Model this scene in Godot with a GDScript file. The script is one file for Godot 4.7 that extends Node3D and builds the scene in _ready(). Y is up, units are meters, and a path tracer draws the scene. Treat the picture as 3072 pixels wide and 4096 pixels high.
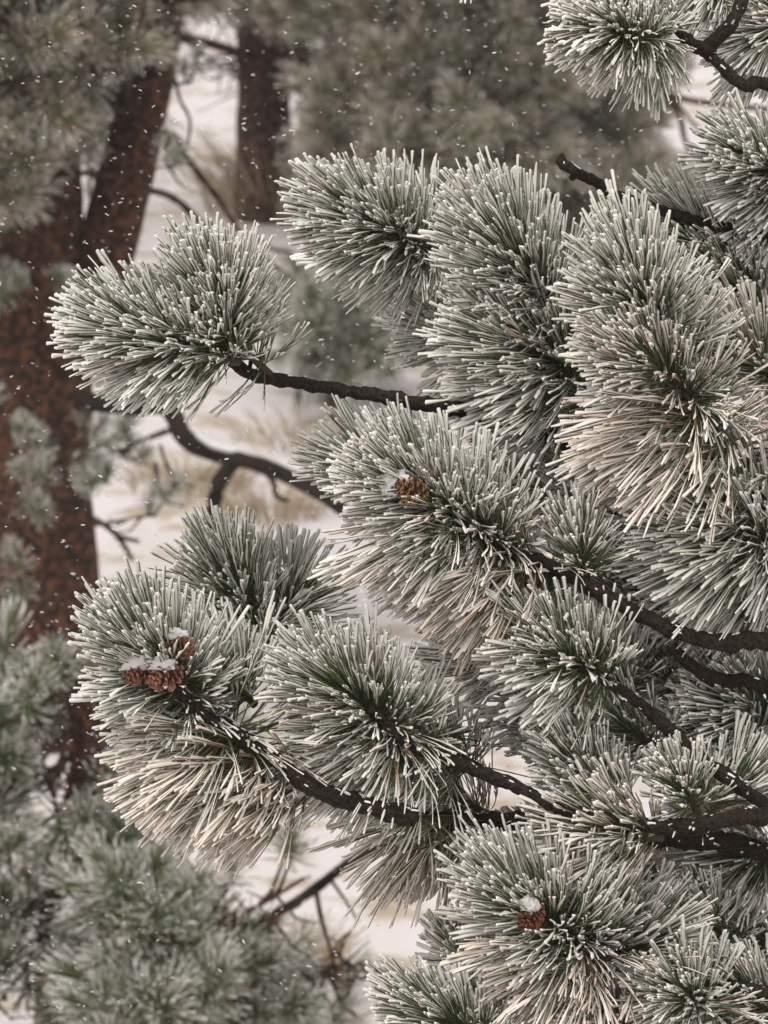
extends Node3D
# Frosted long-needled pine in light snowfall, a snowy hillside with more pines behind it.

const EYE := Vector3(0, 3.0, 0)
const PITCH := -5.5
const FOV := 11.7
const NEAR_PINE := 6.0                     # metres from the lens to the frosted boughs
const WIND := Vector3(-0.74, 0.62, 0.16)   # rime grows against the wind, which came from there
const DOWN := Vector3(0, -1, 0)

var rng := RandomNumberGenerator.new()
var rough_noise := FastNoiseLite.new()
var M := {}
var used := {}
var view := Basis()
var tuft_shapes := []      # shared meshes for the pines farther off
var lump_shape: ArrayMesh
var scale_shape: ArrayMesh
var single_needles := 0

# ------------------------------------------------------------------ mesh helpers

class Buf:
	var v := PackedVector3Array()
	var n := PackedVector3Array()
	var c := PackedColorArray()
	var i := PackedInt32Array()
	func into(m: ArrayMesh, mat: Material) -> void:
		if v.size() == 0:
			return
		var a := []
		a.resize(Mesh.ARRAY_MAX)
		a[Mesh.ARRAY_VERTEX] = v
		a[Mesh.ARRAY_NORMAL] = n
		a[Mesh.ARRAY_COLOR] = c
		a[Mesh.ARRAY_INDEX] = i
		m.add_surface_from_arrays(Mesh.PRIMITIVE_TRIANGLES, a)
		m.surface_set_material(m.get_surface_count() - 1, mat)
	# a tube through points p with radii r; side 0 of each ring lies towards ref
	func tube(p: PackedVector3Array, r: PackedFloat32Array, sides: int, col: Color, ref: Vector3, cap := true) -> void:
		var first := v.size()
		var last := p.size() - 1
		for k in p.size():
			var d: Vector3 = (p[mini(k + 1, last)] - p[maxi(k - 1, 0)]).normalized()
			var u: Vector3 = ref - d * ref.dot(d)
			if u.length_squared() < 1e-4:
				u = d.cross(Vector3(0.31, 0.2, 0.93))
			u = u.normalized()
			var w: Vector3 = d.cross(u)
			for s in sides:
				var a: float = TAU * s / sides
				var o: Vector3 = u * cos(a) + w * sin(a)
				v.append(p[k] + o * r[k])
				n.append(o)
				c.append(col)
			if k < last:
				for s in sides:
					var s2: int = (s + 1) % sides
					var q: int = first + k * sides
					i.append(q + s); i.append(q + sides + s); i.append(q + sides + s2)
					i.append(q + s); i.append(q + sides + s2); i.append(q + s2)
		if cap:
			var d2: Vector3 = (p[last] - p[last - 1]).normalized()
			v.append(p[last] + d2 * r[last] * 0.45)
			n.append(d2)
			c.append(col)
			var q2: int = first + last * sides
			for s in sides:
				i.append(q2 + s); i.append(v.size() - 1); i.append(q2 + (s + 1) % sides)

func shape(b: Buf, mat: Material) -> ArrayMesh:
	var m := ArrayMesh.new()
	b.into(m, mat)
	return m

func numbered(called: String) -> String:
	var k: int = used.get(called, -1) + 1
	used[called] = k
	return called if k == 0 else "%s_%03d" % [called, k]

func thing(called: String, label: String, category: String, at := Vector3.ZERO, group := "") -> Node3D:
	var o := Node3D.new()
	o.name = numbered(called)
	add_child(o)
	o.position = at
	tag(o, label, category, group)
	return o

func tag(o: Node3D, label: String, category: String, group := "") -> void:
	o.set_meta("label", label)
	o.set_meta("category", category)
	if group != "":
		o.set_meta("group", group)

func part(called: String, mesh: Mesh, parent: Node3D, at := Transform3D()) -> MeshInstance3D:
	var o := MeshInstance3D.new()
	o.mesh = mesh
	var key: String = str(parent.get_instance_id()) + called
	var k: int = used.get(key, -1) + 1
	used[key] = k
	o.name = called if k == 0 else "%s_%03d" % [called, k]
	o.transform = at
	parent.add_child(o, true)
	return o

# a point of the place: u, v on a 3072 x 4096 grid hung square to the view, `away` metres off
func spot(u: float, v: float, away: float) -> Vector3:
	var high: float = 2.0 * away * tan(deg_to_rad(FOV / 2.0))
	return EYE + view * Vector3((u - 1536.0) / 4096.0 * high, (2048.0 - v) / 4096.0 * high, -away)

func grid(away: float) -> float:
	return 2.0 * away * tan(deg_to_rad(FOV / 2.0)) / 4096.0

func land(x: float, z: float) -> float:
	var d: float = maxf(-z - 11.0, 0.0)
	var y: float = 0.176 * d if d < 60.0 else 10.56 + 18.0 * (1.0 - exp(-(d - 60.0) * 0.0098))
	return y + 0.25 * rough_noise.get_noise_2d(x * 3.0, z * 3.0) * minf(1.0, d * 0.1 + 0.3) + 0.04 * rough_noise.get_noise_2d(x * 25.0 + 90.0, z * 25.0)

func on_land(u: float, v: float) -> Vector3:
	var far: Vector3 = spot(u, v, 1.0) - EYE
	var t := 6.0
	while t < 80.0:
		var p: Vector3 = EYE + far * t
		if p.y < land(p.x, p.z):
			return Vector3(p.x, land(p.x, p.z), p.z)
		t += 0.05
	return EYE + far * 80.0

func curve(points: PackedVector3Array, step: float) -> PackedVector3Array:
	var out := PackedVector3Array()
	var last: int = points.size() - 1
	for k in last:
		var a: Vector3 = points[maxi(k - 1, 0)]
		var b: Vector3 = points[k]
		var c: Vector3 = points[k + 1]
		var d: Vector3 = points[mini(k + 2, last)]
		var n: int = maxi(2, int(b.distance_to(c) / step))
		for j in n:
			out.append(b.cubic_interpolate(c, a, d, float(j) / n))
	out.append(points[last])
	return out

# bark-covered wood along a curve, its radius uneven with knobs and scars
func wood(points: PackedVector3Array, r0: float, r1: float, step: float, sides: int, uneven: float, grain: float) -> Buf:
	var p := curve(points, step)
	var r := PackedFloat32Array()
	for k in p.size():
		r.append(lerpf(r0, r1, float(k) / (p.size() - 1)))
	var b := Buf.new()
	b.tube(p, r, sides, Color.WHITE, Vector3(0.2, 0.9, 0.3))
	if uneven > 0.0:
		for k in p.size() * sides:
			var ring: int = k / sides
			var o: Vector3 = b.v[k] - p[ring]
			var f: float = rough_noise.get_noise_3dv(b.v[k] * grain) + 0.6 * rough_noise.get_noise_3dv(b.v[k] * grain * 2.7 + Vector3(7, 3, 1))
			b.v[k] = p[ring] + o * (1.0 + uneven * f)
	return b

# ------------------------------------------------------------------ materials

func ramp(stops: Array, colors: Array) -> Gradient:
	var g := Gradient.new()
	g.offsets = PackedFloat32Array(stops)
	var c := PackedColorArray()
	for x in colors:
		c.append(Color(x[0], x[1], x[2]).linear_to_srgb())
	g.colors = c
	return g

func noise_texture(seed_: int, type: int, freq: float, size: int, g: Gradient = null, octaves := 4) -> NoiseTexture2D:
	var n := FastNoiseLite.new()
	n.seed = seed_
	n.noise_type = type
	n.frequency = freq
	n.fractal_octaves = octaves
	var t := NoiseTexture2D.new()
	t.width = size
	t.height = size
	t.seamless = true
	t.noise = n
	if g:
		t.color_ramp = g
	return t

func bark(seed_: int, dark: Array, light: Array, per_metre: float, relief: float) -> StandardMaterial3D:
	var m := StandardMaterial3D.new()
	m.albedo_texture = noise_texture(seed_, FastNoiseLite.TYPE_SIMPLEX_SMOOTH, 0.02, 512, ramp([0.0, 0.42, 0.6, 1.0], [dark, dark, light, [light[0] * 1.5, light[1] * 1.5, light[2] * 1.5]]), 5)
	m.heightmap_enabled = true
	m.heightmap_texture = noise_texture(seed_ + 1, FastNoiseLite.TYPE_CELLULAR, 0.03, 512)
	m.heightmap_scale = relief
	m.uv1_triplanar = true
	m.uv1_scale = Vector3.ONE * per_metre
	m.roughness = 0.92
	m.metallic_specular = 0.3
	return m

func tinted(rough: float) -> StandardMaterial3D:
	var m := StandardMaterial3D.new()
	m.vertex_color_use_as_albedo = true
	m.roughness = rough
	m.metallic_specular = 0.35
	return m

func materials() -> void:
	M.needle = tinted(0.55)
	M.rime = tinted(0.95)
	M.rime.metallic_specular = 0.2
	M.grass = tinted(0.9)
	M.twig_bark = bark(11, [0.014, 0.010, 0.008], [0.036, 0.025, 0.019], 14.0, 0.25)
	M.trunk_bark = bark(21, [0.016, 0.010, 0.008], [0.105, 0.044, 0.025], 2.4, 0.9)
	M.red_bark = bark(31, [0.085, 0.033, 0.018], [0.24, 0.095, 0.050], 3.0, 1.6)
	M.far_bark = bark(41, [0.028, 0.015, 0.011], [0.115, 0.058, 0.038], 2.2, 1.6)
	M.cone = tinted(0.7)
	var s := StandardMaterial3D.new()
	s.albedo_texture = noise_texture(51, FastNoiseLite.TYPE_SIMPLEX_SMOOTH, 0.012, 1024, ramp([0.0, 0.54, 0.64, 0.76, 1.0], [[0.60, 0.55, 0.565], [0.59, 0.54, 0.555], [0.53, 0.475, 0.45], [0.40, 0.33, 0.27], [0.32, 0.25, 0.18]]), 5)
	s.uv1_triplanar = true
	s.uv1_world_triplanar = true
	s.uv1_scale = Vector3(0.22, 0.22, 0.34)
	s.roughness = 0.95
	s.metallic_specular = 0.2
	M.snow_ground = s
	var f := StandardMaterial3D.new()
	f.albedo_color = Color(0.74, 0.715, 0.715).linear_to_srgb()
	f.roughness = 0.95
	f.heightmap_enabled = true
	f.heightmap_texture = noise_texture(61, FastNoiseLite.TYPE_SIMPLEX, 0.03, 256)
	f.heightmap_scale = 0.1
	f.uv1_triplanar = true
	f.uv1_scale = Vector3.ONE * 20.0
	M.snow = f

# ------------------------------------------------------------------ needles

# One bundle of needles (green or dead brown) with the rime that grew on its windward side: a separate
# crust which starts part of the way out and thickens to a blunt club beyond the tip.
func needle(core: Buf, rime: Buf, at: Vector3, d0: Vector3, d1: Vector3, length: float, thick: float, col: Color, white: Color, frost: float, wind: Vector3, fine: bool) -> void:
	var rings: int = 4 if fine else 3
	var p := PackedVector3Array()
	var r := PackedFloat32Array()
	for k in rings:
		var s: float = float(k) / (rings - 1)
		p.append(at + length * (d0 * s + (d1 - d0) * (s * s * 0.5)))
		r.append(thick * (0.75 + 0.35 * s - 0.35 * s * s * s))
	core.tube(p, r, 3, col, wind)
	if frost <= 0.0:
		return
	var start: float = rng.randf_range(0.14, 0.66)
	var n: int = 6 if fine else 4
	var q := PackedVector3Array()
	var f := PackedFloat32Array()
	for k in n:
		var e: float = float(k) / (n - 1)
		var s: float = lerpf(start, 1.025, e)
		var o: Vector3 = at + length * (d0 * s + (d1 - d0) * (s * s * 0.5))
		var d: Vector3 = (d0 + (d1 - d0) * s).normalized()
		var u: Vector3 = wind - d * wind.dot(d)
		u = u.normalized() if u.length_squared() > 1e-3 else d.cross(Vector3(0.3, 0.2, 0.9)).normalized()
		var rad: float = frost * (0.00042 + 0.00160 * pow(e, 1.6)) * rng.randf_range(0.45, 1.6)
		if k == 0:
			rad *= 0.4
		elif k == n - 1:
			rad *= 0.75
		q.append(o + u * (thick * 0.45 + rad * 0.5) + d.cross(u) * rad * rng.randf_range(-0.6, 0.6))
		f.append(rad)
	rime.tube(q, f, 3, white, wind)

func needle_color(brown: float) -> Color:
	if rng.randf() < brown:
		return Color(0.24, 0.15, 0.085) * rng.randf_range(0.7, 1.35)
	var g := Color(0.056, 0.092, 0.024).lerp(Color(0.124, 0.152, 0.036), rng.randf())
	# some wear a thin film of rime all over
	return (g * rng.randf_range(0.7, 1.25)).lerp(Color(0.46, 0.47, 0.43), 0.30 * pow(rng.randf(), 1.5))

func rime_color(old := 0.0) -> Color:
	# thin rime on dead needles lets their brown through
	var w: float = rng.randf_range(0.80, 0.94)
	var c := Color(w, w * rng.randf_range(0.98, 1.0), w * rng.randf_range(0.925, 0.97))
	return c * Color(1, 1, 1).lerp(Color(0.98, 0.83, 0.765), minf(1.0, old * rng.randf_range(0.8, 2.4)))

# cones hold the needles apart: nothing grows through a cone or close before its open end
var cone_spots := []

func pushed_aside(at: Vector3, way: Vector3, length: float) -> bool:
	for c in cone_spots:
		for s in [0.1, 0.3, 0.5, 0.7, 0.9, 1.0]:
			var p: Vector3 = at + way.normalized() * length * s
			var h: float = clampf((p - c[0]).dot(c[1]), -0.012, 0.16)
			if p.distance_to(c[0] + c[1] * h) < 0.012:
				return true
	return false

# a shoot of the near pine: base and tip on the view grid, metres nearer (-) or farther (+) than the bough plane
func tuft(tree: Node3D, bu: float, bv: float, tu: float, tv: float, dz0: float, dz1: float, long: float, n: int, droop := 0.12, brown := 0.06, wide := 78.0, singles := 0, hang := 0.0) -> void:
	var base := spot(bu, bv, NEAR_PINE + dz0)
	var tip := spot(tu, tv, NEAR_PINE + dz1)
	var axis: Vector3 = tip - base
	var dir: Vector3 = axis.normalized()
	var side: Vector3 = dir.cross(Vector3(0.1, 0.95, 0.3)).normalized()
	var up: Vector3 = side.cross(dir)
	var reach: float = long * grid(NEAR_PINE)
	var core := Buf.new()
	var rime := Buf.new()
	var toward: Vector3 = (EYE - base).normalized()
	var lone := []
	for k in int(n * 1.25):
		var t: float = pow(rng.randf(), 0.75)
		var phi: float = k * 2.399963 + rng.randf_range(-0.5, 0.5)
		var out: Vector3 = side * cos(phi) + up * sin(phi)
		# needles crowd into the plane of the bough, the fewer the farther they leave it
		out = (out * Vector3(1, 1, 0.38 if hang > 0.0 else 0.85)).normalized()
		var open: float = deg_to_rad(lerpf(wide, 10.0, pow(t, 1.5)) + rng.randf_range(-14.0, 14.0))
		if hang > 0.0:      # an old shoot keeps its needles on the under side only
			if out.y > rng.randf_range(-0.3, 0.3):
				out = Vector3(-out.x, -out.y, out.z)
			open = deg_to_rad(rng.randf_range(hang - 22.0, hang + 14.0))
		var d0: Vector3 = (dir * cos(open) + out * sin(open)).normalized()
		var bend: Vector3 = d0 + dir * rng.randf_range(0.15, 0.5) + DOWN * (droop + rng.randf_range(-0.08, 0.10))
		if hang <= 0.0:
			bend += Vector3.UP * 0.38 * maxf(0.0, out.y) * rng.randf_range(0.3, 1.3)
		# shoots are not brushes: some sides are thin or grew shorter
		var lush: float = rough_noise.get_noise_3dv(d0 * 42.0 + base * 900.0)
		if lush < -0.18 and rng.randf() < 0.55:
			continue
		var length: float = reach * (1.0 + 0.34 * lush) * (1.06 - 0.48 * pow(rng.randf(), 2.0)) * (0.86 + 0.14 * t) * (1.12 if hang > 0.0 else 0.97)
		if rng.randf() < 0.08:
			length *= rng.randf_range(0.35, 0.7)
		var at: Vector3 = base + axis * t + out * 0.003
		if pushed_aside(at, bend, length):
			continue
		var col := needle_color(brown)
		var white := rime_color(brown)
		var frost: float = rng.randf_range(0.70, 1.20) * (0.72 + 0.70 * smoothstep(-0.4, 0.9, d0.dot(WIND)))
		var own: bool = lone.size() < singles and d0.dot(toward) > 0.35 and t > 0.3
		# the two or three needles of a bundle share a root and part towards their tips
		for j in (3 if rng.randf() < 0.25 else 2):
			var d1: Vector3 = (bend + Vector3(rng.randf_range(-1, 1), rng.randf_range(-1, 1), rng.randf_range(-1, 1)) * (0.16 if hang > 0.0 else 0.27)).normalized()
			var c := core
			var w := rime
			if own and j == 0:
				c = Buf.new()
				w = Buf.new()
			needle(c, w, at, d0, d1, length * rng.randf_range(0.93, 1.03), rng.randf_range(0.0007, 0.0012), col * rng.randf_range(0.85, 1.15), white, frost * rng.randf_range(0.85, 1.15), WIND, true)
			if own and j == 0:
				var m := shape(c, M.needle)
				w.into(m, M.rime)
				lone.append(m)
	# the woody shoot itself, with its bud
	var stem := Buf.new()
	stem.tube(PackedVector3Array([base - dir * 0.01, base + axis * 0.5, tip, tip + dir * 0.012]), PackedFloat32Array([0.0055, 0.0045, 0.0038, 0.0012]), 6, Color(0.07, 0.045, 0.032), Vector3(0.2, 0.9, 0.3))
	var mesh := shape(core, M.needle)
	rime.into(mesh, M.rime)
	stem.into(mesh, M.needle)
	var o := part("needle_tuft", mesh, tree)
	for m in lone:
		part("needle", m, o)

# a shared tuft for the pines farther off: shoot along +Y from the origin
func make_tuft_shape(seed_: int, n: int, frost: float, pale: float, brown := 0.14) -> ArrayMesh:
	rng.seed = seed_
	var core := Buf.new()
	var rime := Buf.new()
	for k in n:
		var t: float = pow(rng.randf(), 0.8)
		var phi: float = k * 2.399963 + rng.randf_range(-0.5, 0.5)
		var out := Vector3(cos(phi), 0, sin(phi))
		var open: float = deg_to_rad(lerpf(80.0, 12.0, pow(t, 1.5)) + rng.randf_range(-14.0, 14.0))
		var d0: Vector3 = (Vector3.UP * cos(open) + out * sin(open)).normalized()
		var d1: Vector3 = (d0 + Vector3.UP * 0.2 + Vector3(rng.randf_range(-1, 1), rng.randf_range(-1, 1), rng.randf_range(-1, 1)) * 0.12).normalized()
		var wind: Vector3 = Vector3(-0.6, 0.6, 0.5) if rng.randf() < 0.6 else out
		needle(core, rime, Vector3.UP * 0.10 * t, d0, d1, 0.105 * rng.randf_range(0.7, 1.15), 0.0021, needle_color(brown), rime_color(brown * 0.8) * pale, frost * rng.randf_range(0.7, 1.3), wind, false)
	var m := shape(core, M.needle)
	rime.into(m, M.rime)
	return m

# ------------------------------------------------------------------ the near pine

func grow_branch(tree: Node3D, dz: float, w0: float, w1: float, at: Array, lumps := 30) -> void:
	var p := PackedVector3Array()
	for k in range(0, at.size(), 2):
		p.append(spot(at[k], at[k + 1], NEAR_PINE + dz + (0.012 * sin(k * 2.1))))
	var g: float = grid(NEAR_PINE) * 0.5
	var b := wood(p, w0 * g, w1 * g, 0.005, 14, 0.45, 2400.0)
	var o := part("branch", shape(b, M.twig_bark), tree)
	# rime that caught on the windward and upper bark
	var all := Buf.new()
	var q := curve(p, 0.006)
	for k in lumps:
		var j: int = rng.randi_range(1, q.size() - 2)
		var d: Vector3 = (q[j + 1] - q[j - 1]).normalized()
		var u: Vector3 = (WIND + Vector3(rng.randf_range(-1, 1), rng.randf_range(-0.2, 1), rng.randf_range(-1, 1)) * 0.8)
		u = (u - d * u.dot(d)).normalized()
		var rad: float = lerpf(w0, w1, float(j) / q.size()) * g
		var s: float = 0.0005 + 0.0018 * pow(rng.randf(), 2.0)
		var e: Vector3 = (u * 0.12 + d * (1.0 if rng.randf() < 0.5 else -1.0)).normalized()
		all.tube(PackedVector3Array([q[j] + u * rad * 0.9 - e * s, q[j] + u * rad * 0.93 + e * s * 1.2, q[j] + u * rad * 0.93 + e * s * rng.randf_range(2.5, 5.0)]), PackedFloat32Array([s * 0.8, s * rng.randf_range(0.7, 1.1), s * 0.6]), 5, rime_color(), WIND)
	if lumps > 0:
		part("rime", shape(all, M.rime), o).set_meta("kind", "stuff")

func make_scale(inner: Color, lip: Color) -> ArrayMesh:
	# one cone scale: a curved wedge, thick at its outer lip; root at the origin, pointing along +Z
	var b := Buf.new()
	var rows := 5
	for k in rows:
		var s: float = float(k) / (rows - 1)
		var half: float = 0.0022 + 0.0036 * sin(s * 2.2)
		var y: float = 0.0035 * s * s
		var thick: float = 0.0007 + 0.0017 * s * s
		for x in [[-1, 0], [0, 1], [1, 0], [0, -1]]:
			b.v.append(Vector3(x[0] * half, y + x[1] * thick, s * 0.014))
			b.n.append(Vector3(x[0], x[1] * 1.4, 0.3 * s).normalized())
			b.c.append(inner.lerp(lip, s * s))
		if k:
			for j in 4:
				var q: int = (k - 1) * 4
				var j2: int = (j + 1) % 4
				b.i.append_array(PackedInt32Array([q + j, q + 4 + j2, q + 4 + j, q + j, q + j2, q + 4 + j2]))
	b.i.append_array(PackedInt32Array([16, 18, 17, 16, 19, 18]))
	return shape(b, M.cone)

func lumpy(seed_: int, r: Vector3) -> ArrayMesh:
	var s := SphereMesh.new()
	s.radius = 1.0
	s.height = 2.0
	s.radial_segments = 20
	s.rings = 12
	var st := SurfaceTool.new()
	var a := s.get_mesh_arrays()
	var v: PackedVector3Array = a[Mesh.ARRAY_VERTEX]
	for k in v.size():
		var f: float = 1.0 + 0.55 * rough_noise.get_noise_3dv(v[k] * 70.0 + Vector3(seed_ * 13, 0, 0)) + 0.30 * rough_noise.get_noise_3dv(v[k] * 190.0 + Vector3(seed_ * 7, 5, 0))
		v[k] = v[k] * r * f
	a[Mesh.ARRAY_VERTEX] = v
	var m := ArrayMesh.new()
	m.add_surface_from_arrays(Mesh.PRIMITIVE_TRIANGLES, a)
	st.create_from(m, 0)
	st.generate_normals()
	var out := st.commit()
	out.surface_set_material(0, M.snow)
	return out

func cone(tree: Node3D, u: float, v: float, dz: float, dir: Vector3, size: float, cap: Vector3, cap_at: Vector3) -> void:
	var o := Node3D.new()
	var key := str(tree.get_instance_id()) + "pine_cone"
	var k0: int = used.get(key, -1) + 1
	used[key] = k0
	o.name = "pine_cone" if k0 == 0 else "pine_cone_%03d" % k0
	tree.add_child(o, true)
	var y: Vector3 = dir.normalized()
	var x: Vector3 = y.cross(Vector3(0.3, 0.2, 0.9)).normalized()
	o.transform = Transform3D(Basis(x, y, x.cross(y)) * size, spot(u, v, NEAR_PINE + dz))
	cone_spots.append([spot(u, v, NEAR_PINE + dz), (y + Vector3(0, 0, 1.2)).normalized()])
	var b := Buf.new()
	b.tube(PackedVector3Array([Vector3(0, -0.022, 0), Vector3(0, -0.012, 0), Vector3(0, 0.004, 0), Vector3(0, 0.02, 0)]), PackedFloat32Array([0.003, 0.009, 0.009, 0.002]), 9, Color(0.07, 0.03, 0.018), Vector3(1, 0, 0))
	part("core", shape(b, M.cone), o)
	for k in 46:
		var t: float = (k + 0.5) / 46.0
		var a: float = k * 2.399963
		var h: float = lerpf(-0.018, 0.020, t)
		var tilt: float = lerpf(-35.0, 70.0, t) + rng.randf_range(-8, 8)
		var r: float = 0.0085 * sqrt(maxf(0.05, 1.0 - pow(absf(t - 0.42) * 1.75, 2.0)))
		var basis := Basis(Vector3.UP, a) * Basis(Vector3.RIGHT, -deg_to_rad(tilt))
		var grow: float = (0.70 + 0.45 * sin(t * PI)) * rng.randf_range(0.92, 1.08)
		part("scale", scale_shape, o, Transform3D(basis.scaled(Vector3.ONE * grow), Vector3(sin(a) * r * 0.6, h, cos(a) * r * 0.6)))
	if cap != Vector3.ZERO:
		var m := part("snow_cap", lumpy(k0 + 1, cap * Vector3(0.8, 0.7, 0.75)), o)
		m.transform = o.transform.affine_inverse() * Transform3D(Basis(), o.position + cap_at)

func near_pine() -> void:
	rng.seed = 5
	var foot := spot(5000, 2600, 6.35)
	foot.y = land(foot.x, foot.z) - 0.1
	var tree := thing("pine_tree", "frost-covered long-needled pine reaching in from the right, nearest and sharpest tree", "pine tree", foot)
	var holder := tree
	# children are placed in world coordinates, so the thing's own place is taken off once here
	var inner := -foot
	tree.position = Vector3.ZERO
	var top := spot(5150, -2600, 6.35)
	part("trunk", shape(wood(PackedVector3Array([foot, foot.lerp(top, 0.33) + Vector3(0.04, 0, 0), foot.lerp(top, 0.7) + Vector3(-0.02, 0, 0), top]), 0.13, 0.05, 0.03, 20, 0.12, 160.0), M.trunk_bark), tree)
	# boughs, from the twig end to the trunk
	grow_branch(tree, 0.06, 50, 100, [900, 1420, 1010, 1500, 1210, 1535, 1430, 1570, 1750, 1625, 1970, 1670, 2260, 1770, 2700, 1960, 3100, 2160, 3900, 2560, 4980, 3000], 36)
	grow_branch(tree, 0.06, 16, 30, [1000, 1512, 1004, 1450, 1050, 1428], 4)
	grow_branch(tree, -0.04, 46, 108, [1690, 1990, 1860, 2110, 2050, 2205, 2210, 2265, 2450, 2400, 2690, 2520, 2900, 2575, 3100, 2575, 3900, 2800, 4980, 3300], 70)
	grow_branch(tree, -0.03, 42, 88, [2225, 2610, 2420, 2720, 2600, 2850, 2800, 3030, 2930, 3120, 3110, 3250, 3900, 3700, 4980, 4100], 60)
	grow_branch(tree, -0.05, 44, 100, [1480, 2830, 1640, 2975, 1850, 3060, 2050, 3140, 2250, 3235, 2500, 3290, 2750, 3310, 3110, 3275, 3900, 3500, 4980, 3900], 70)
	grow_branch(tree, 0.08, 76, 92, [1560, 3255, 1660, 3275, 1900, 3292, 2090, 3290, 2420, 3330, 3100, 3420, 4000, 3800, 4980, 4300], 40)
	grow_branch(tree, -0.085, 44, 80, [640, 2660, 800, 2850, 920, 2915, 1080, 3020, 1250, 3150, 1440, 3215, 1660, 3272], 60)
	grow_branch(tree, 0.0, 36, 100, [2140, 3660, 2340, 3800, 2500, 3860, 2700, 3930, 3100, 3985, 3900, 4300, 4980, 4700], 50)
	grow_branch(tree, 0.16, 44, 80, [2880, 3750, 2930, 3825, 3100, 3790, 3900, 4000, 4980, 4500], 20)
	grow_branch(tree, 0.0, 34, 120, [2560, 1150, 2680, 1480, 2830, 1650, 2985, 1880, 3060, 2040, 3180, 2210, 3900, 2700, 4980, 3150], 40)
	grow_branch(tree, 0.12, 34, 110, [2050, 1050, 2300, 1350, 2460, 1600, 2720, 1960, 3100, 2300, 4000, 2900, 4980, 3350], 20)
	grow_branch(tree, 0.20, 34, 110, [1460, 880, 1720, 1000, 2000, 1200, 2400, 1520, 3000, 1900, 4000, 2500, 4980, 2950], 20)
	grow_branch(tree, 0.14, 40, 90, [2480, 165, 2620, 180, 2800, 200, 2890, 270, 2990, 350, 3110, 350, 3900, 700, 5020, 1300], 26)
	grow_branch(tree, 0.14, 40, 60, [2690, 95, 2760, 170, 2850, 210], 6)
	grow_branch(tree, 0.15, 60, 44, [2820, 200, 2930, 90, 2980, -30, 3040, -200], 8)
	grow_branch(tree, 0.22, 44, 90, [3060, 650, 3200, 770, 3900, 1200, 5020, 1800], 8)
	grow_branch(tree, 0.03, 52, 90, [2690, 2590, 2790, 2680, 2890, 2725, 3110, 2760, 3900, 3100, 4980, 3700], 20)
	grow_branch(tree, 0.16, 30, 90, [1900, -110, 1960, -190, 2400, -330, 3100, -300, 4000, 100, 5060, 500], 0)
	# the bare broken twig
	grow_branch(tree, 0.16, 40, 60, [2238, 640, 2290, 680, 2400, 735, 2500, 795, 2620, 835, 2790, 885, 3200, 1010, 4000, 1500, 5020, 2100], 34)
	grow_branch(tree, 0.16, 20, 28, [2246, 618, 2262, 668], 2)
	grow_branch(tree, 0.16, 26, 30, [2286, 712, 2312, 690], 2)
	grow_branch(tree, 0.16, 22, 30, [2420, 775, 2450, 765], 2)
	grow_branch(tree, 0.0, 30, 34, [2335, 2200, 2345, 2330], 4)
	grow_branch(tree, 0.12, 30, 40, [2960, 2150, 3160, 2195, 3400, 2420], 4)
	# cones, each half buried in blown snow
	scale_shape = make_scale(Color(0.13, 0.06, 0.03), Color(0.44, 0.23, 0.115))
	cone(tree, 1645, 1962, -0.13, Vector3(-0.85, 0.30, 0.35), 0.85, Vector3(0.024, 0.022, 0.014), Vector3(-0.019, 0.008, 0.0))
	scale_shape = make_scale(Color(0.13, 0.055, 0.035), Color(0.46, 0.21, 0.15))
	cone(tree, 668, 2700, -0.13, Vector3(-0.75, -0.35, 0.5), 0.85, Vector3(0.021, 0.013, 0.015), Vector3(-0.006, 0.014, 0.002))
	cone(tree, 560, 2685, -0.12, Vector3(-0.8, -0.3, 0.5), 0.8, Vector3(0.022, 0.017, 0.016), Vector3(-0.006, 0.012, 0.003))
	cone(tree, 716, 2590, -0.12, Vector3(0.55, 0.2, 0.6), 0.75, Vector3(0.016, 0.010, 0.014), Vector3(-0.004, 0.015, -0.002))
	scale_shape = make_scale(Color(0.12, 0.040, 0.028), Color(0.36, 0.13, 0.09))
	cone(tree, 2125, 3665, -0.11, Vector3(-0.5, -0.4, 0.6), 0.75, Vector3(0.014, 0.014, 0.014), Vector3(-0.002, 0.013, 0.003))
	cone(tree, 2850, 2015, -0.02, Vector3(-0.8, 0.3, 0.3), 0.55, Vector3(0.014, 0.008, 0.01), Vector3(-0.004, 0.008, 0.0))
	# tufts farther back first
	tuft(tree, 1980, 1420, 1800, 1330, 0.28, 0.26, 340, 230)
	tuft(tree, 3120, 1300, 2960, 1180, 0.26, 0.22, 360, 260)
	tuft(tree, 3150, 1560, 3010, 1440, 0.20, 0.16, 380, 240, 0.12, 0.2)
	tuft(tree, 2480, 2020, 2280, 1930, 0.24, 0.22, 400, 240, 0.2)
	tuft(tree, 2700, 2470, 2540, 2420, 0.22, 0.2, 400, 220, 0.2)
	tuft(tree, 2080, 2690, 1960, 2650, 0.24, 0.22, 330, 130, 0.1)
	tuft(tree, 2760, 2780, 2620, 2700, 0.24, 0.22, 380, 220)
	tuft(tree, 2960, 2460, 2800, 2400, 0.20, 0.18, 380, 220, 0.25)
	tuft(tree, 3150, 2900, 3000, 2840, 0.16, 0.12, 380, 260)
	tuft(tree, 3150, 3420, 2960, 3420, 0.20, 0.16, 430, 240, 0.14, 0.12)
	tuft(tree, 3080, 3170, 2920, 3060, 0.20, 0.16, 340, 220)
	tuft(tree, 2330, 1660, 2160, 1560, 0.20, 0.16, 400, 240, 0.25)
	tuft(tree, 2700, 3580, 2560, 3480, 0.24, 0.22, 300, 140)
	tuft(tree, 1960, 3260, 1800, 3180, 0.22, 0.20, 300, 160, 0.2, 0.2)
	tuft(tree, 2420, 3010, 2260, 2960, 0.20, 0.18, 300, 160)
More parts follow.
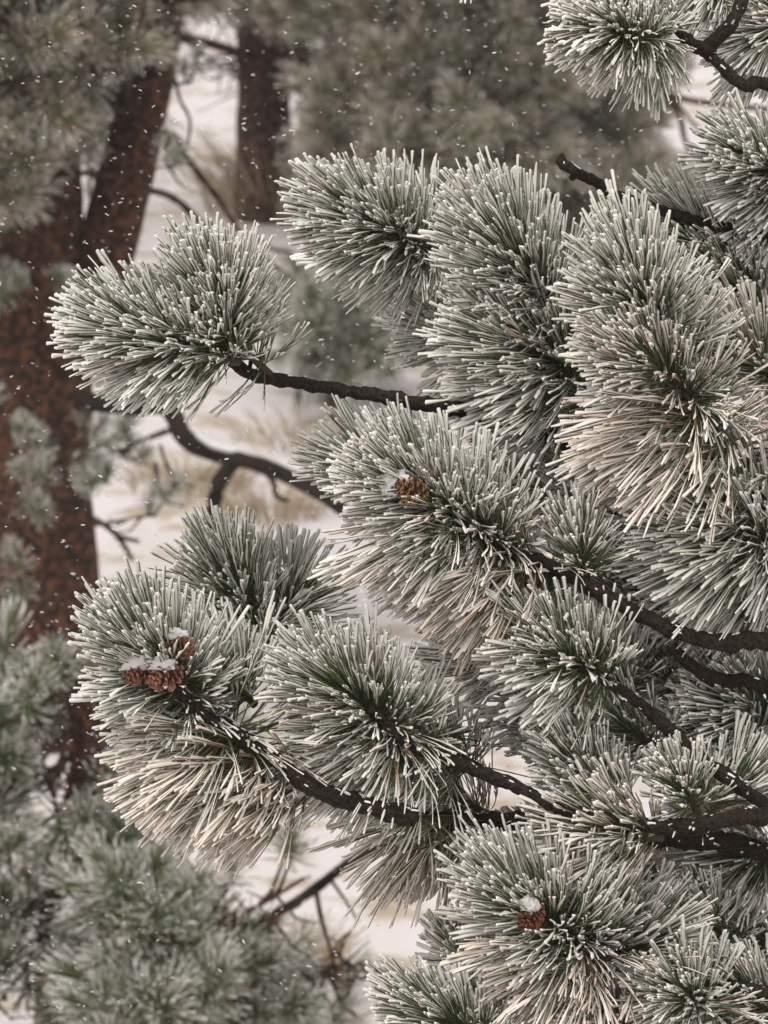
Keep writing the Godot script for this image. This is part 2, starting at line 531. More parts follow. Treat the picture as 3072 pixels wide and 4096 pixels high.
	tuft(tree, 3000, 1080, 2820, 980, 0.24, 0.22, 380, 220, 0.1)
	tuft(tree, 3130, 2420, 2980, 2340, 0.12, 0.10, 380, 200, 0.3, 0.2, 80, 0, 72.0)
	tuft(tree, 2520, 2210, 2420, 2060, 0.14, 0.12, 330, 170, 0.05)
	tuft(tree, 2240, 2480, 2080, 2440, 0.14, 0.12, 360, 180, 0.15)
	tuft(tree, 3000, 3120, 2850, 2960, 0.14, 0.12, 330, 170, 0.05)
	tuft(tree, 2380, 2860, 2200, 2820, 0.20, 0.18, 320, 150, 0.1)
	tuft(tree, 2300, 3420, 2160, 3400, 0.20, 0.18, 330, 150, 0.15)
	tuft(tree, 2760, 4180, 2640, 4100, 0.14, 0.12, 330, 160, 0.1)
	tuft(tree, 2080, 4050, 1960, 3980, 0.10, 0.08, 300, 150, 0.1)
	tuft(tree, 3160, 3820, 3020, 3700, 0.22, 0.20, 300, 150, 0.05)
	# upper left, twin headed
	tuft(tree, 930, 1440, 560, 1340, 0.0, -0.05, 370, 420, 0.10, 0.05, 74, 26)
	tuft(tree, 930, 1430, 890, 1220, 0.02, -0.03, 370, 330, 0.0, 0.05, 62, 22)
	tuft(tree, 1060, 1480, 980, 1400, 0.05, 0.03, 360, 44, 0.02, 0.1, 85)
	# upper middle
	tuft(tree, 1750, 1020, 1490, 880, 0.20, 0.13, 375, 400, 0.06)
	tuft(tree, 1760, 1030, 1600, 1000, 0.22, 0.2, 380, 170, 0.2)
	# right of it, tall
	tuft(tree, 2290, 1330, 2040, 1010, 0.10, 0.02, 430, 430, 0.04, 0.05, 74, 24)
	tuft(tree, 2400, 1520, 2120, 1400, 0.10, 0.05, 430, 330, 0.12, 0.08, 80)
	tuft(tree, 2480, 1640, 2230, 1460, 0.11, 0.08, 430, 300, 0.12, 0.10, 80, 0, 60.0)
	# the pale one facing left
	tuft(tree, 2700, 1480, 2540, 1120, 0.0, -0.08, 410, 380, 0.04, 0.08, 78, 28)
	tuft(tree, 2830, 1640, 2600, 1440, -0.01, -0.09, 390, 330, 0.16, 0.16, 82, 24)
	tuft(tree, 2960, 1800, 2760, 1600, -0.03, -0.06, 490, 330, 0.30, 0.34, 85, 16, 78.0)
	tuft(tree, 3120, 1960, 2940, 1760, 0.03, 0.0, 400, 200, 0.3, 0.2, 80, 0, 70.0)
	# top right
	tuft(tree, 2660, 185, 2450, 130, 0.14, 0.06, 335, 350, 0.34, 0.10, 84)
	tuft(tree, 3230, 60, 3070, 150, 0.24, 0.22, 330, 200, 0.2)
	tuft(tree, 2960, -120, 2800, -40, 0.22, 0.20, 280, 130, 0.2)
	tuft(tree, 2640, -70, 2450, -60, 0.16, 0.12, 300, 180, 0.2)
	tuft(tree, 1960, -190, 1900, -110, 0.16, 0.14, 150, 60, 0.3)
	tuft(tree, 3230, 780, 3030, 640, 0.20, 0.12, 340, 330)
	tuft(tree, 3260, 820, 3090, 830, 0.24, 0.2, 330, 180, 0.2)
	# the middle one that holds a cone
	tuft(tree, 1780, 2000, 1540, 1900, 0.12, 0.08, 380, 240, 0.08)
	tuft(tree, 1990, 2165, 1660, 1950, 0.0, -0.08, 400, 460, 0.08, 0.06, 80, 34)
	tuft(tree, 2100, 2230, 1780, 2040, -0.01, -0.05, 430, 330, 0.22, 0.22, 84, 20, 66.0)
	tuft(tree, 2270, 2290, 2040, 2200, 0.0, -0.02, 410, 210, 0.35, 0.45, 84, 0, 80.0)
	tuft(tree, 2050, 2190, 1830, 2080, 0.0, -0.04, 330, 190, -0.1, 0.10, 86)
	tuft(tree, 2220, 2270, 2050, 2190, 0.06, 0.04, 230, 60, -0.1, 0.10, 86)
	tuft(tree, 2340, 2290, 2320, 2180, -0.01, -0.03, 250, 110, 0.0, 0.08, 70)
	tuft(tree, 3170, 2200, 2930, 2160, 0.06, 0.02, 520, 380, 0.16, 0.08, 78)
	tuft(tree, 3080, 2060, 2960, 2060, 0.04, 0.02, 420, 120, 0.1)
	# middle left, farther
	tuft(tree, 1050, 2550, 930, 2330, 0.18, 0.14, 400, 300, 0.0, 0.05, 66)
	tuft(tree, 1080, 2540, 1170, 2380, 0.20, 0.18, 330, 150, 0.0)
	# lower left with the cones
	tuft(tree, 800, 2850, 630, 2640, 0.0, -0.08, 420, 440, 0.05, 0.05, 82, 30)
	tuft(tree, 1060, 3020, 890, 2900, -0.01, -0.05, 430, 400, 0.16, 0.32, 84, 22, 70.0)
	tuft(tree, 960, 2940, 800, 2830, 0.06, 0.03, 330, 70, -0.05, 0.10, 84)
	tuft(tree, 1270, 3165, 1020, 3000, 0.0, -0.02, 450, 380, 0.24, 0.36, 84, 16, 76.0)
	tuft(tree, 1000, 2800, 900, 2700, 0.06, 0.04, 330, 150, 0.05)
	# lower middle
	tuft(tree, 1640, 2980, 1370, 2750, 0.03, -0.05, 420, 420, 0.06, 0.06, 80, 30)
	tuft(tree, 1790, 3040, 1520, 2880, 0.03, -0.02, 420, 360, 0.20, 0.14, 84, 14, 68.0)
	tuft(tree, 1850, 3060, 1640, 2970, 0.08, 0.06, 260, 90, 0.0, 0.10, 86)
	tuft(tree, 1830, 3280, 1660, 3270, 0.06, 0.03, 400, 60, 0.35, 0.3, 60, 0, 76.0)
	tuft(tree, 2050, 3290, 1640, 3270, 0.12, 0.10, 330, 170, 0.2, 0.4, 80, 0, 72.0)
	tuft(tree, 1900, 3060, 1780, 2990, 0.10, 0.08, 260, 110, 0.1)
	# right of centre
	tuft(tree, 2430, 2720, 2200, 2590, 0.0, -0.05, 370, 300, 0.12, 0.06, 80)
	tuft(tree, 2500, 2760, 2400, 2650, 0.10, 0.08, 280, 120, 0.0)
	tuft(tree, 2500, 3250, 2310, 3060, 0.03, 0.0, 290, 170, 0.02, 0.06, 60)
	tuft(tree, 2660, 3010, 2490, 2900, 0.09, 0.06, 280, 120, 0.05)
	tuft(tree, 2620, 3350, 2450, 3330, 0.0, -0.03, 420, 150, 0.14, 0.2, 52)
	tuft(tree, 2790, 3250, 2730, 3140, 0.0, -0.03, 260, 120, 0.05, 0.1, 74)
	tuft(tree, 2830, 3260, 2960, 3140, 0.05, 0.04, 280, 90, 0.05, 0.1)
	# bottom
	tuft(tree, 2370, 3800, 2100, 3620, 0.0, -0.07, 430, 440, 0.06, 0.06, 82, 24)
	tuft(tree, 2390, 3800, 2390, 3640, 0.05, 0.03, 380, 260, 0.05, 0.12, 78)
	tuft(tree, 2560, 3890, 2240, 3760, 0.0, -0.05, 450, 380, 0.28, 0.36, 84, 0, 70.0)
	tuft(tree, 2440, 3830, 2560, 3780, 0.04, 0.02, 380, 130, 0.05, 0.12, 70)
	tuft(tree, 2930, 3810, 2850, 3680, 0.15, 0.12, 270, 170, 0.04)
	tuft(tree, 1990, 4180, 1770, 4070, 0.0, -0.04, 340, 320, 0.05)
	tuft(tree, 1960, 3900, 1860, 3830, 0.10, 0.08, 260, 120, 0.05)
	tuft(tree, 2850, 4040, 2740, 3980, 0.02, -0.04, 340, 240, 0.10, 0.08, 84)
	tuft(tree, 3160, 4080, 3000, 4000, 0.06, 0.03, 340, 220, 0.15)
	tuft(tree, 2560, 4160, 2420, 4120, 0.04, 0.0, 360, 220, 0.25, 0.2)

# ------------------------------------------------------------------ pines farther off

# a limb from a to b with side twigs, each ending in a tuft; tufts are parts, or go into `mass` where they blur together
func limb(tree: Node3D, a: Vector3, b: Vector3, r: float, n: int, spread: float, mat: Material, mass: Array, low := -0.06, size := 1.0, bare := 0.3) -> void:
	var mid: Vector3 = a.lerp(b, 0.5) + Vector3(rng.randf_range(-0.05, 0.05), low, rng.randf_range(-0.05, 0.05)) * a.distance_to(b)
	var q: Vector3 = a.lerp(b, 0.25) + Vector3(0, low * 0.6 + rng.randf_range(-0.04, 0.04), rng.randf_range(-0.04, 0.04)) * a.distance_to(b)
	var p := PackedVector3Array([a, q, mid, b])
	var buf := wood(p, r, r * 0.28, 0.05, 7, 0.15, 150.0)
	var line := curve(p, 0.03)
	for k in n:
		var t: float = lerpf(bare, 1.0, sqrt(rng.randf())) if k else 1.0
		var from: Vector3 = line[mini(int(t * line.size()), line.size() - 1)]
		var away: Vector3 = (Vector3(rng.randf_range(-1, 1), rng.randf_range(-0.7, 1.0), rng.randf_range(-1, 1)).normalized() + (b - a).normalized() * 0.6) * spread * rng.randf_range(0.3, 1.0)
		var at: Vector3 = from + (away if k else Vector3.ZERO)
		if in_the_open(at):
			continue
		if k:
			buf.tube(PackedVector3Array([from, from.lerp(at, 0.5) + Vector3(0, -0.02, 0), at]), PackedFloat32Array([0.007, 0.005, 0.004]), 4, Color.WHITE, Vector3(0.1, 0.2, 0.9), false)
		var up: Vector3 = (away.normalized() * 0.8 + Vector3(rng.randf_range(-0.4, 0.4), rng.randf_range(0.0, 0.9), rng.randf_range(-0.3, 0.5))).normalized()
		var x: Vector3 = up.cross(Vector3(0.2, 0.1, 0.97)).normalized()
		var s: float = size * rng.randf_range(0.75, 1.2)
		var place := Transform3D((Basis(x, up, x.cross(up)) * Basis(Vector3.UP, rng.randf() * 0.8)).scaled(Vector3.ONE * s), at)
		if mass.is_empty():
			part("needle_tuft", tuft_shapes[rng.randi() % 4], tree, place)
		else:
			mass[0].append(place)
	for k in 5:
		var from2: Vector3 = line[rng.randi_range(line.size() / 4, line.size() - 1)]
		var way := Vector3(rng.randf_range(-1, 1), rng.randf_range(-1, 0.6), rng.randf_range(-1, 1)) * spread
		buf.tube(PackedVector3Array([from2, from2 + way * 0.5 + Vector3(0, -0.02, 0.01), from2 + way]), PackedFloat32Array([0.0045, 0.0035, 0.0015]), 4, Color.WHITE, Vector3(0.1, 0.2, 0.9), false)
	part("limb", shape(buf, mat), tree)

# where the crowns stay open and the slope or a trunk shows between the boughs: u0, v0, u1, v1, share left out
const OPEN := [[620, 60, 960, 1010, 0.98], [930, 200, 1190, 920, 0.98], [1180, 190, 1420, 290, 0.8], [1140, 430, 1260, 680, 0.9], [650, 30, 940, 170, 0.95], [320, 600, 640, 1010, 0.92],
	[470, 300, 690, 620, 0.9], [410, 1950, 1260, 2500, 0.95], [640, 1500, 1260, 1960, 0.97], [0, 900, 430, 2560, 0.8], [1290, 3430, 1580, 3720, 0.95], [1040, 3580, 1260, 3720, 0.8],
	[760, 3360, 1020, 3640, 0.9], [400, 2900, 520, 3240, 0.85], [1300, 3840, 1560, 4150, 0.85], [2640, 180, 3100, 640, 0.9], [180, 3480, 270, 3800, 1.0], [310, 2880, 380, 3140, 0.85]]

var keep_open := true

func in_the_open(p: Vector3) -> bool:
	if not keep_open:
		return false
	var q: Vector3 = view.inverse() * (p - EYE)
	var g: float = grid(-q.z)
	var u: float = 1536.0 + q.x / g
	var v: float = 2048.0 - q.y / g
	var m: float = 0.075 / g
	for o in OPEN:
		if u > o[0] - m and u < o[2] + m and v > o[1] - m and v < o[3] + m and rng.randf() < o[4]:
			return true
	return false

func bare_twig(tree: Node3D, away: float, w0: float, w1: float, mat: Material, at: Array) -> void:
	var p := PackedVector3Array()
	for k in range(0, at.size(), 2):
		p.append(spot(at[k], at[k + 1], away + 0.05 * sin(k * 1.7)))
	var g: float = grid(away) * 0.5
	part("limb", shape(wood(p, w0 * g, w1 * g, 0.02, 8, 0.2, 200.0), mat), tree)

func foliage(tree: Node3D, mass: Array, shapes_from: int) -> void:
	# every shape in turn gets its share of the places
	for s in 2:
		var mm := MultiMesh.new()
		mm.transform_format = MultiMesh.TRANSFORM_3D
		mm.mesh = tuft_shapes[shapes_from + s]
		var mine := []
		for k in mass[0].size():
			if k % 2 == s:
				mine.append(mass[0][k])
		mm.instance_count = mine.size()
		for k in mine.size():
			mm.set_instance_transform(k, mine[k])
		var o := MultiMeshInstance3D.new()
		o.multimesh = mm
		o.name = "foliage" if s == 0 else "foliage_001"
		o.set_meta("kind", "stuff")
		tree.add_child(o, true)

func trunk_of(tree: Node3D, points: PackedVector3Array, r0: float, r1: float, mat: Material) -> void:
	part("trunk", shape(wood(points, r0, r1, 0.04, 26, 0.16, 45.0), mat), tree)

func crown(tree: Node3D, stem: PackedVector3Array, u0: float, u1: float, v0: float, v1: float, away: float, deep: float, limbs: int, n: int, spread: float, r: float, mat: Material, mass: Array, size := 1.0) -> void:
	for k in limbs:
		var b := spot(rng.randf_range(u0, u1), rng.randf_range(v0, v1), away + rng.randf_range(-deep, deep))
		var best: Vector3 = stem[0]
		for p in stem:
			if absf(p.y - b.y - 0.15) < absf(best.y - b.y - 0.15):
				best = p
		limb(tree, best, b, r * rng.randf_range(0.7, 1.2), n, spread, mat, mass, -0.05, size)

func forked_pine() -> void:
	rng.seed = 77
	var d := 16.0
	var foot := on_land(215, 2960)
	d = -(view.inverse() * (foot - EYE)).z
	var tree := thing("forked_pine", "dark forked pine trunk at the left edge with bare crooked limb", "pine tree", Vector3.ZERO, "pines behind the frosted boughs")
	var low := spot(215, 2960, d) + Vector3(0, -0.2, 0)
	var fork := spot(170, 1500, d)
	var g := grid(d)
	trunk_of(tree, PackedVector3Array([low, spot(165, 2300, d), spot(160, 1900, d), fork, spot(130, 1100, d), spot(120, 600, d), spot(80, -300, d), spot(60, -1500, d)]), 262 * g, 120 * g, M.trunk_bark)
	trunk_of(tree, PackedVector3Array([spot(330, 1480, d), spot(385, 1180, d), spot(465, 850, d), spot(555, 500, d), spot(630, 150, d), spot(680, -300, d), spot(760, -1500, d)]), 120 * g, 62 * g, M.trunk_bark)
	# limbs on its right, bare and crooked
	bare_twig(tree, d - 0.6, 92, 56, M.twig_bark, [300, 1600, 520, 1625, 670, 1625, 730, 1740, 850, 1815, 1000, 1850, 1120, 1890, 1290, 1980, 1420, 2080])
	bare_twig(tree, d - 0.6, 72, 50, M.twig_bark, [930, 1850, 875, 1930, 850, 2060, 842, 2200, 850, 2330])
	bare_twig(tree, d - 0.35, 30, 18, M.trunk_bark, [1020, 1855, 1090, 1920, 1105, 1985, 1150, 2000])
	bare_twig(tree, d - 0.35, 26, 14, M.trunk_bark, [680, 1720, 600, 1750, 480, 1800])
	bare_twig(tree, d - 0.2, 30, 18, M.far_bark, [620, 520, 690, 540, 760, 650, 870, 790, 940, 900, 1000, 990, 1120, 1080])
	bare_twig(tree, d - 0.2, 34, 22, M.far_bark, [560, 760, 640, 770, 720, 810, 800, 890, 900, 960])
	bare_twig(tree, d - 0.2, 28, 16, M.far_bark, [360, 2070, 420, 2100, 480, 2145, 555, 2165])
	bare_twig(tree, d - 0.2, 26, 16, M.far_bark, [455, 2125, 495, 2180, 530, 2240])
	bare_twig(tree, d - 0.2, 18, 8, M.far_bark, [620, 1850, 650, 1990, 740, 2030])
	bare_twig(tree, d - 0.2, 16, 8, M.far_bark, [640, 1780, 690, 1900, 780, 1950])
	bare_twig(tree, d - 0.2, 16, 10, M.far_bark, [700, 310, 720, 400, 760, 480, 750, 580])
	# rime and snow lying on the crooked limb
	var snow := Buf.new()
	snow.tube(PackedVector3Array([spot(760, 1728, d - 0.62), spot(850, 1780, d - 0.62), spot(940, 1805, d - 0.62), spot(1010, 1833, d - 0.62)]), PackedFloat32Array([0.006, 0.011, 0.012, 0.006]), 6, Color(0.72, 0.70, 0.71), Vector3(0, 1, 0))
	part("snow", shape(snow, M.rime), tree)
	# hanging foliage of its crown, upper left
	var mass := [[]]
	var stem := PackedVector3Array()
	for k in 12:
		stem.append(spot(120.0 + 10.0 * k, 1100.0 - 160.0 * k, d))
	crown(tree, stem, -150, 640, -100, 330, d - 0.3, 0.7, 22, 16, 0.28, 0.018, M.far_bark, mass)
	crown(tree, stem, -150, 330, 300, 820, d - 0.4, 0.6, 16, 15, 0.26, 0.016, M.far_bark, mass)
	crown(tree, stem, 420, 700, -150, 120, d - 0.3, 0.6, 10, 14, 0.26, 0.016, M.far_bark, mass)
	foliage(tree, mass, 4)
	keep_open = false
	# frosted sprays low on the trunk, each to be told apart
	for e in [[520, 1790, 120], [330, 1780, 120], [430, 1900, 60], [200, 1830, 90], [590, 2060, 40], [60, 1180, 110], [40, 1700, 80], [120, 2050, 80], [690, 660, 34], [740, 330, 34], [90, 2350, 60], [210, 1120, 50], [20, 950, 80]]:
		limb(tree, spot(230, e[1] + 40, d - 0.3), spot(e[0], e[1], d - 0.55), 0.010, 1 + e[2] / 28, 0.10, M.far_bark, [], -0.04, 0.55, 0.75)
	keep_open = true

func middle_pine() -> void:
	rng.seed = 88
	var foot := on_land(1055, 880)
	var d: float = -(view.inverse() * (foot - EYE)).z
	var tree := thing("straight_pine", "straight reddish pine trunk on the snowy slope, left of the picture's middle", "pine tree", Vector3.ZERO, "pines behind the frosted boughs")
	var g := grid(d)
	var stem := PackedVector3Array([foot + Vector3(0, -0.2, 0), spot(1055, 600, d), spot(1050, 200, d), spot(1045, -300, d), spot(1040, -1200, d), spot(1040, -2600, d)])
	trunk_of(tree, stem, 112 * g, 70 * g, M.far_bark)
	bare_twig(tree, d - 0.2, 58, 34, M.trunk_bark, [1080, 215, 1200, 222, 1330, 236, 1460, 255, 1600, 300])
	bare_twig(tree, d - 0.2, 52, 30, M.trunk_bark, [1030, 240, 920, 200, 800, 165, 690, 150, 560, 130])
	bare_twig(tree, d - 0.2, 18, 10, M.trunk_bark, [1180, 330, 1230, 400, 1200, 470, 1260, 560])
	var mass := [[]]
	crown(tree, stem, 700, 1100, -300, 10, d - 0.4, 0.8, 16, 14, 0.40, 0.022, M.far_bark, mass, 1.15)
	crown(tree, stem, 1200, 1750, -200, 420, d - 0.5, 0.9, 22, 16, 0.42, 0.022, M.far_bark, mass, 1.15)
	crown(tree, stem, 720, 880, 200, 330, d - 0.2, 0.3, 4, 8, 0.20, 0.012, M.far_bark, mass, 1.0)
	foliage(tree, mass, 4)

func right_pine() -> void:
	rng.seed = 99
	var foot := on_land(1850, 1150)
	var d: float = -(view.inverse() * (foot - EYE)).z
	var tree := thing("drooping_pine", "grey-green drooping pine crown behind the broken twig, its trunk hidden", "pine tree", Vector3.ZERO, "pines behind the frosted boughs")
	var g := grid(d)
	var stem := PackedVector3Array([foot + Vector3(0, -0.2, 0), spot(1850, 800, d), spot(1860, 300, d), spot(1850, -300, d), spot(1840, -1200, d), spot(1840, -2400, d)])
	trunk_of(tree, stem, 90 * g, 50 * g, M.far_bark)
	bare_twig(tree, d - 2.0, 34, 24, M.far_bark, [2580, 350, 2650, 375, 2760, 400, 2900, 420, 3100, 440])
	bare_twig(tree, d - 2.0, 30, 18, M.far_bark, [2660, 378, 2720, 470, 2740, 560, 2790, 640])
	bare_twig(tree, d - 2.0, 22, 14, M.far_bark, [2700, 400, 2760, 480, 2800, 520])
	var mass := [[]]
	var fine := curve(stem, 0.3)
	crown(tree, fine, 1350, 2350, -150, 420, d - 0.4, 0.9, 34, 18, 0.36, 0.02, M.far_bark, mass, 1.1)
	crown(tree, fine, 1280, 2300, 400, 900, d - 0.6, 0.9, 30, 18, 0.34, 0.018, M.far_bark, mass, 1.1)
	crown(tree, fine, 2050, 2650, 480, 900, d - 0.5, 0.8, 14, 14, 0.30, 0.018, M.far_bark, mass, 1.0)
	foliage(tree, mass, 4)

func bush_behind() -> void:
	rng.seed = 111
	var foot := on_land(1330, 1620)
	var d: float = -(view.inverse() * (foot - EYE)).z
	var tree := thing("young_pine", "small blurred young pine on the snow behind the upper bough", "young pine", Vector3.ZERO, "young pines on the slope")
	var stem := PackedVector3Array([foot + Vector3(0, -0.1, 0), spot(1345, 1450, d), spot(1370, 1200, d), spot(1380, 1050, d)])
	trunk_of(tree, stem, 0.035, 0.012, M.far_bark)
	var fine := curve(stem, 0.1)
	crown(tree, fine, 1130, 1560, 1080, 1500, d - 0.1, 0.4, 16, 7, 0.14, 0.009, M.far_bark, [], 0.95)
	bare_twig(tree, d - 0.3, 18, 12, M.trunk_bark, [1020, 950, 1100, 1000, 1160, 1010, 1190, 1090])
	bare_twig(tree, d - 0.3, 14, 8, M.trunk_bark, [1050, 1160, 1110, 1110, 1180, 1170])

func low_pines() -> void:
	rng.seed = 123
	var d := 12.6
	var tree := thing("low_pine", "frosted bushy pine with a rust-red trunk filling the lower left corner", "pine tree", Vector3.ZERO, "pines behind the frosted boughs")
	var foot := spot(170, 4500, d)
	foot.y = land(foot.x, foot.z) - 0.2
	var stem := PackedVector3Array([foot, spot(190, 3900, d), spot(215, 3500, d), spot(300, 3150, d), spot(340, 2850, d), spot(350, 2650, d)])
	trunk_of(tree, stem, 62 * grid(d), 30 * grid(d), M.red_bark)
	var fine := curve(stem, 0.1)
	crown(tree, fine, -250, 420, 2650, 3150, d - 0.15, 0.5, 17, 5, 0.12, 0.008, M.far_bark, [], 0.88)
	crown(tree, fine, 350, 950, 2950, 3450, d - 0.15, 0.45, 10, 5, 0.12, 0.008, M.far_bark, [], 0.72)
	crown(tree, fine, -250, 520, 3150, 3800, d - 0.1, 0.5, 15, 5, 0.12, 0.008, M.far_bark, [], 0.88)
	crown(tree, fine, -250, 900, 3750, 4300, d - 0.2, 0.5, 17, 5, 0.13, 0.008, M.far_bark, [], 0.88)
	rng.seed = 124
	d = 12.2
	var other := thing("low_pine", "frosted low pine bough above the dead brown grass at lower middle", "pine tree", Vector3.ZERO, "pines behind the frosted boughs")
	foot = spot(700, 4700, d)
	foot.y = land(foot.x, foot.z) - 0.2
	stem = PackedVector3Array([foot, spot(720, 4200, d), spot(760, 3900, d), spot(800, 3720, d)])
	trunk_of(other, stem, 52 * grid(d), 34 * grid(d), M.far_bark)
	bare_twig(other, d, 30, 52, M.twig_bark, [780, 3745, 900, 3720, 1010, 3690, 1150, 3625, 1260, 3555, 1370, 3470, 1500, 3400, 1640, 3380])
	bare_twig(other, d, 22, 12, M.far_bark, [1265, 3560, 1280, 3650, 1310, 3760, 1340, 3860])
	bare_twig(other, d, 16, 8, M.far_bark, [1310, 3500, 1380, 3600, 1430, 3680])
	bare_twig(other, d, 22, 12, M.far_bark, [1000, 3700, 1080, 3760, 1150, 3830, 1240, 3920, 1310, 4000, 1340, 4090])
	bare_twig(other, d, 20, 12, M.far_bark, [720, 3420, 780, 3480, 830, 3560])
	bare_twig(other, d, 18, 10, M.far_bark, [560, 3540, 640, 3490, 760, 3470, 830, 3500])
	bare_twig(other, d, 26, 16, M.trunk_bark, [960, 4120, 975, 3990, 1000, 3900])
	fine = curve(stem, 0.1)
	crown(other, fine, 420, 950, 3560, 3900, d - 0.1, 0.5, 14, 5, 0.12, 0.008, M.far_bark, [], 0.88)
	crown(other, fine, 450, 1050, 3900, 4300, d - 0.1, 0.5, 15, 5, 0.12, 0.008, M.far_bark, [], 0.88)
	crown(other, fine, 900, 1250, 3440, 3680, d - 0.05, 0.25, 6, 5, 0.10, 0.010, M.far_bark, [], 0.8)
	for e in [[1420, 3700], [1480, 3760], [1350, 3780], [1440, 3850], [1540, 3900]]:
		limb(other, spot(1290, 3900, d), spot(e[0], e[1], d + 0.1), 0.006, 3, 0.09, M.far_bark, [], -0.05, 0.8, 0.6)
	rng.seed = 125
	var third := thing("young_pine", "small frosted pine sapling on the snow at the bottom edge", "young pine", Vector3.ZERO, "young pines on the slope")
	foot = on_land(1260, 4080)
	d = -(view.inverse() * (foot - EYE)).z
	stem = PackedVector3Array([foot + Vector3(0, -0.5, 0), spot(1230, 4300, d), spot(1200, 4150, d), spot(1190, 4060, d)])
	trunk_of(third, stem, 0.018, 0.008, M.far_bark)
	crown(third, curve(stem, 0.05), 1060, 1420, 4010, 4250, d - 0.05, 0.2, 9, 5, 0.09, 0.006, M.far_bark, [], 0.85)

# ------------------------------------------------------------------ ground, grass, falling snow

func ground() -> void:
	var b := Buf.new()
	var xs := PackedFloat32Array()
	var zs := PackedFloat32Array()
	for k in 141:
		var s: float = (k - 70) / 70.0
		xs.append(12.0 * s + 340.0 * pow(absf(s), 5.0) * signf(s))
	for k in 221:
		var s: float = k / 220.0
		zs.append(20.0 - 66.0 * s - 420.0 * pow(s, 7.0))
	for z in zs:
		for x in xs:
			b.v.append(Vector3(x, land(x, z), z))
			var e := 0.12
			b.n.append(Vector3(land(x - e, z) - land(x + e, z), 2 * e, land(x, z - e) - land(x, z + e)).normalized())
			b.c.append(Color.WHITE)
	for r in zs.size() - 1:
		for k in xs.size() - 1:
			var q: int = r * xs.size() + k
			b.i.append_array(PackedInt32Array([q, q + xs.size(), q + xs.size() + 1, q, q + xs.size() + 1, q + 1]))
	var o := part("snowy_ground", shape(b, M.snow_ground), self)
	o.set_meta("kind", "structure")

func grass_clump(u: float, v: float, wide: float, tall: float, n: int, label: String) -> void:
	var at := on_land(u, v)
	var b := Buf.new()
	for k in n:
		var a: float = rng.randf() * TAU
		var r: float = wide * sqrt(rng.randf())
		var p := Vector3(cos(a) * r, 0, sin(a) * r * 0.7)
		p.y = land(at.x + p.x, at.z + p.z) - at.y - 0.01
		var lean := Vector3(cos(a) * 0.5 + rng.randf_range(-0.4, 0.4), 1.0, sin(a) * 0.5 + rng.randf_range(-0.4, 0.4)).normalized()
		var h: float = tall * rng.randf_range(0.5, 1.1)
		var tip: Vector3 = p + lean * h + Vector3(cos(a), -0.25, sin(a)) * h * 0.25
		b.tube(PackedVector3Array([p, p + lean * h * 0.55, tip]), PackedFloat32Array([0.003, 0.0025, 0.0012]), 3, Color(0.36, 0.26, 0.15).lerp(Color(0.62, 0.52, 0.38), rng.randf()) * rng.randf_range(0.75, 1.1), Vector3(1, 0, 0))
	var o := thing("dry_grass", label, "grass clump", at, "dry grass clumps in the snow")
	part("blades", shape(b, M.grass), o).set_meta("kind", "stuff")

func falling_snow() -> void:
	rng.seed = 321
	var b := Buf.new()
	# a flake: a clump of three short crystals lying across each other
	for e in [[Vector3(1, 0.1, 0.0), 1.0], [Vector3(0.92, 0.3, 0.2), 0.6], [Vector3(0.95, -0.2, -0.25), 0.7]]:
		var x: Vector3 = e[0].normalized() * e[1] * 0.0044
		b.tube(PackedVector3Array([-x, -x * 0.3 + Vector3(0, 0.0001, 0), x * 0.4, x]), PackedFloat32Array([0.0003, 0.0007, 0.0006, 0.0003]), 5, Color(0.93, 0.94, 0.96), Vector3(0, 0.9, 0.3))
	var mm := MultiMesh.new()
	mm.transform_format = MultiMesh.TRANSFORM_3D
	mm.mesh = shape(b, M.rime)
	mm.instance_count = 17000
	for k in mm.instance_count:
		var z: float = -rng.randf_range(4.9, 9.0)
		var p := Vector3(rng.randf_range(-1.6, 1.6), rng.randf_range(0.9, 3.8), z)
		var turn := Basis.from_euler(Vector3(rng.randf_range(-0.6, 0.6), rng.randf_range(-0.7, 0.7), rng.randfn(-0.25, 0.55)))
		mm.set_instance_transform(k, Transform3D(turn.scaled(Vector3.ONE * rng.randf_range(0.22, 0.72)), p))
	var o := MultiMeshInstance3D.new()
	o.name = "falling_snow"
	o.multimesh = mm
	tag(o, "fine snowflakes drifting down through the air all over the scene", "snowflakes")
	o.set_meta("kind", "stuff")
	add_child(o)

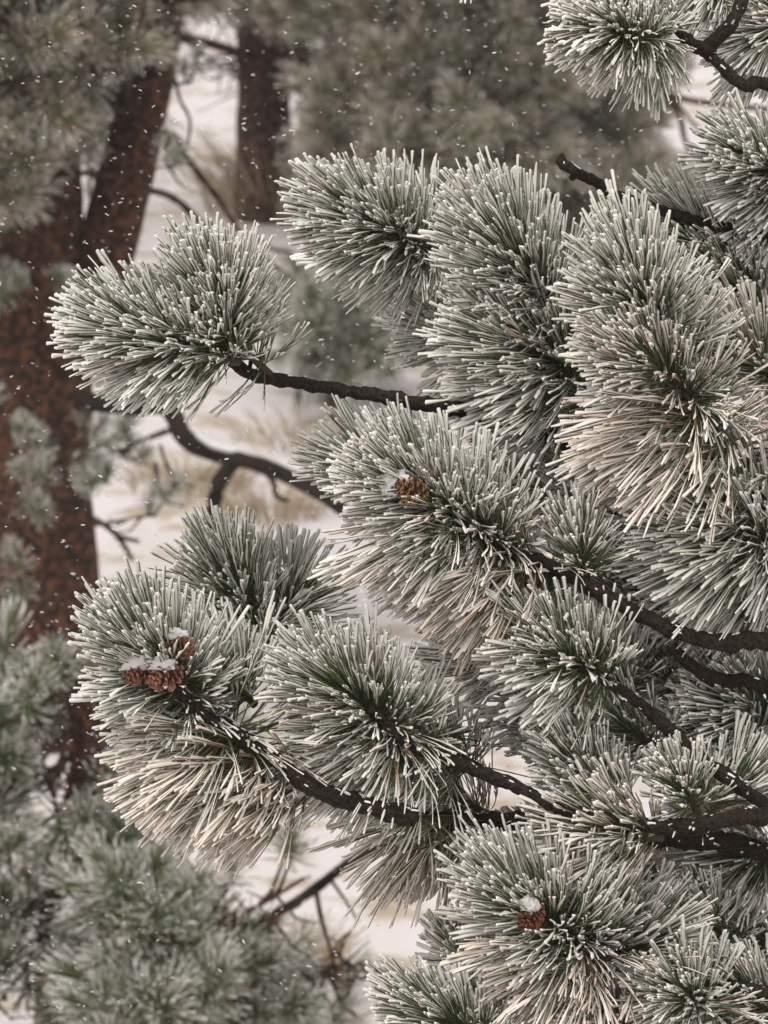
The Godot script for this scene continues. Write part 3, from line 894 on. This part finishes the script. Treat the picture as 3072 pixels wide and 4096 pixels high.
func _ready() -> void:
	# camera
	view = Basis(Vector3.RIGHT, deg_to_rad(PITCH))
	var cam := Camera3D.new()
	cam.name = "camera"
	cam.position = EYE
	cam.basis = view
	var lens := CameraAttributesPhysical.new()
	lens.frustum_focal_length = 117.0          # on a 24 mm high sensor
	lens.exposure_aperture = 9.0
	lens.frustum_focus_distance = NEAR_PINE - 0.02
	lens.frustum_near = 0.1
	lens.frustum_far = 900.0
	cam.attributes = lens
	add_child(cam)
	cam.keep_aspect = Camera3D.KEEP_HEIGHT
	cam.fov = FOV
	cam.near = 0.1
	cam.far = 900.0
	cam.current = true
	# overcast sky, soft high light from the left front
	var env := Environment.new()
	env.background_mode = Environment.BG_SKY
	var sky := Sky.new()
	var air := ProceduralSkyMaterial.new()
	air.sky_top_color = Color(0.80, 0.80, 0.79)
	air.sky_horizon_color = Color(0.74, 0.74, 0.735)
	air.sky_curve = 0.25
	air.ground_horizon_color = Color(0.70, 0.69, 0.69)
	air.ground_bottom_color = Color(0.66, 0.65, 0.65)
	sky.sky_material = air
	env.sky = sky
	env.tonemap_mode = Environment.TONE_MAPPER_LINEAR
	env.tonemap_exposure = 1.88
	env.sdfgi_enabled = true
	env.ssao_enabled = true
	env.ssil_enabled = true
	env.fog_enabled = true
	env.fog_light_color = Color(0.80, 0.79, 0.79)
	env.fog_density = 0.0015
	var we := WorldEnvironment.new()
	we.name = "world_environment"
	we.environment = env
	add_child(we)
	var sun := DirectionalLight3D.new()
	sun.name = "veiled_sun"
	sun.light_energy = 0.36
	sun.light_angular_distance = 22.0
	sun.light_color = Color(1.0, 0.98, 0.945)
	sun.shadow_enabled = true
	sun.rotation_degrees = Vector3(-52, -40, 0)
	add_child(sun)

	rough_noise.seed = 9
	rough_noise.noise_type = FastNoiseLite.TYPE_SIMPLEX_SMOOTH
	rough_noise.frequency = 0.02
	rough_noise.fractal_octaves = 3
	materials()
	for k in 4:
		tuft_shapes.append(make_tuft_shape(200 + k, 84, 1.25, 0.86, 0.08))
	for k in 2:
		tuft_shapes.append(make_tuft_shape(300 + k, 80, 1.15, 0.80, 0.34))
	ground()
	rng.seed = 55
	grass_clump(1090, 860, 0.30, 0.45, 260, "tall dry grass clump leaning at the foot of the straight trunk")
	grass_clump(740, 1960, 0.22, 0.16, 200, "low dry grass clump under the crooked limb, by the dark trunk")
	grass_clump(1080, 2070, 0.20, 0.14, 200, "low yellow grass clump below the crooked limb, right of its hanging fork")
	grass_clump(1090, 3900, 0.18, 0.16, 260, "brown grass clump in the snow near the bottom edge")
	grass_clump(1200, 1780, 0.25, 0.14, 160, "faint tan grass clump just left of the middle tuft with a cone")
	middle_pine()
	right_pine()
	forked_pine()
	bush_behind()
	low_pines()
	near_pine()
	falling_snow()
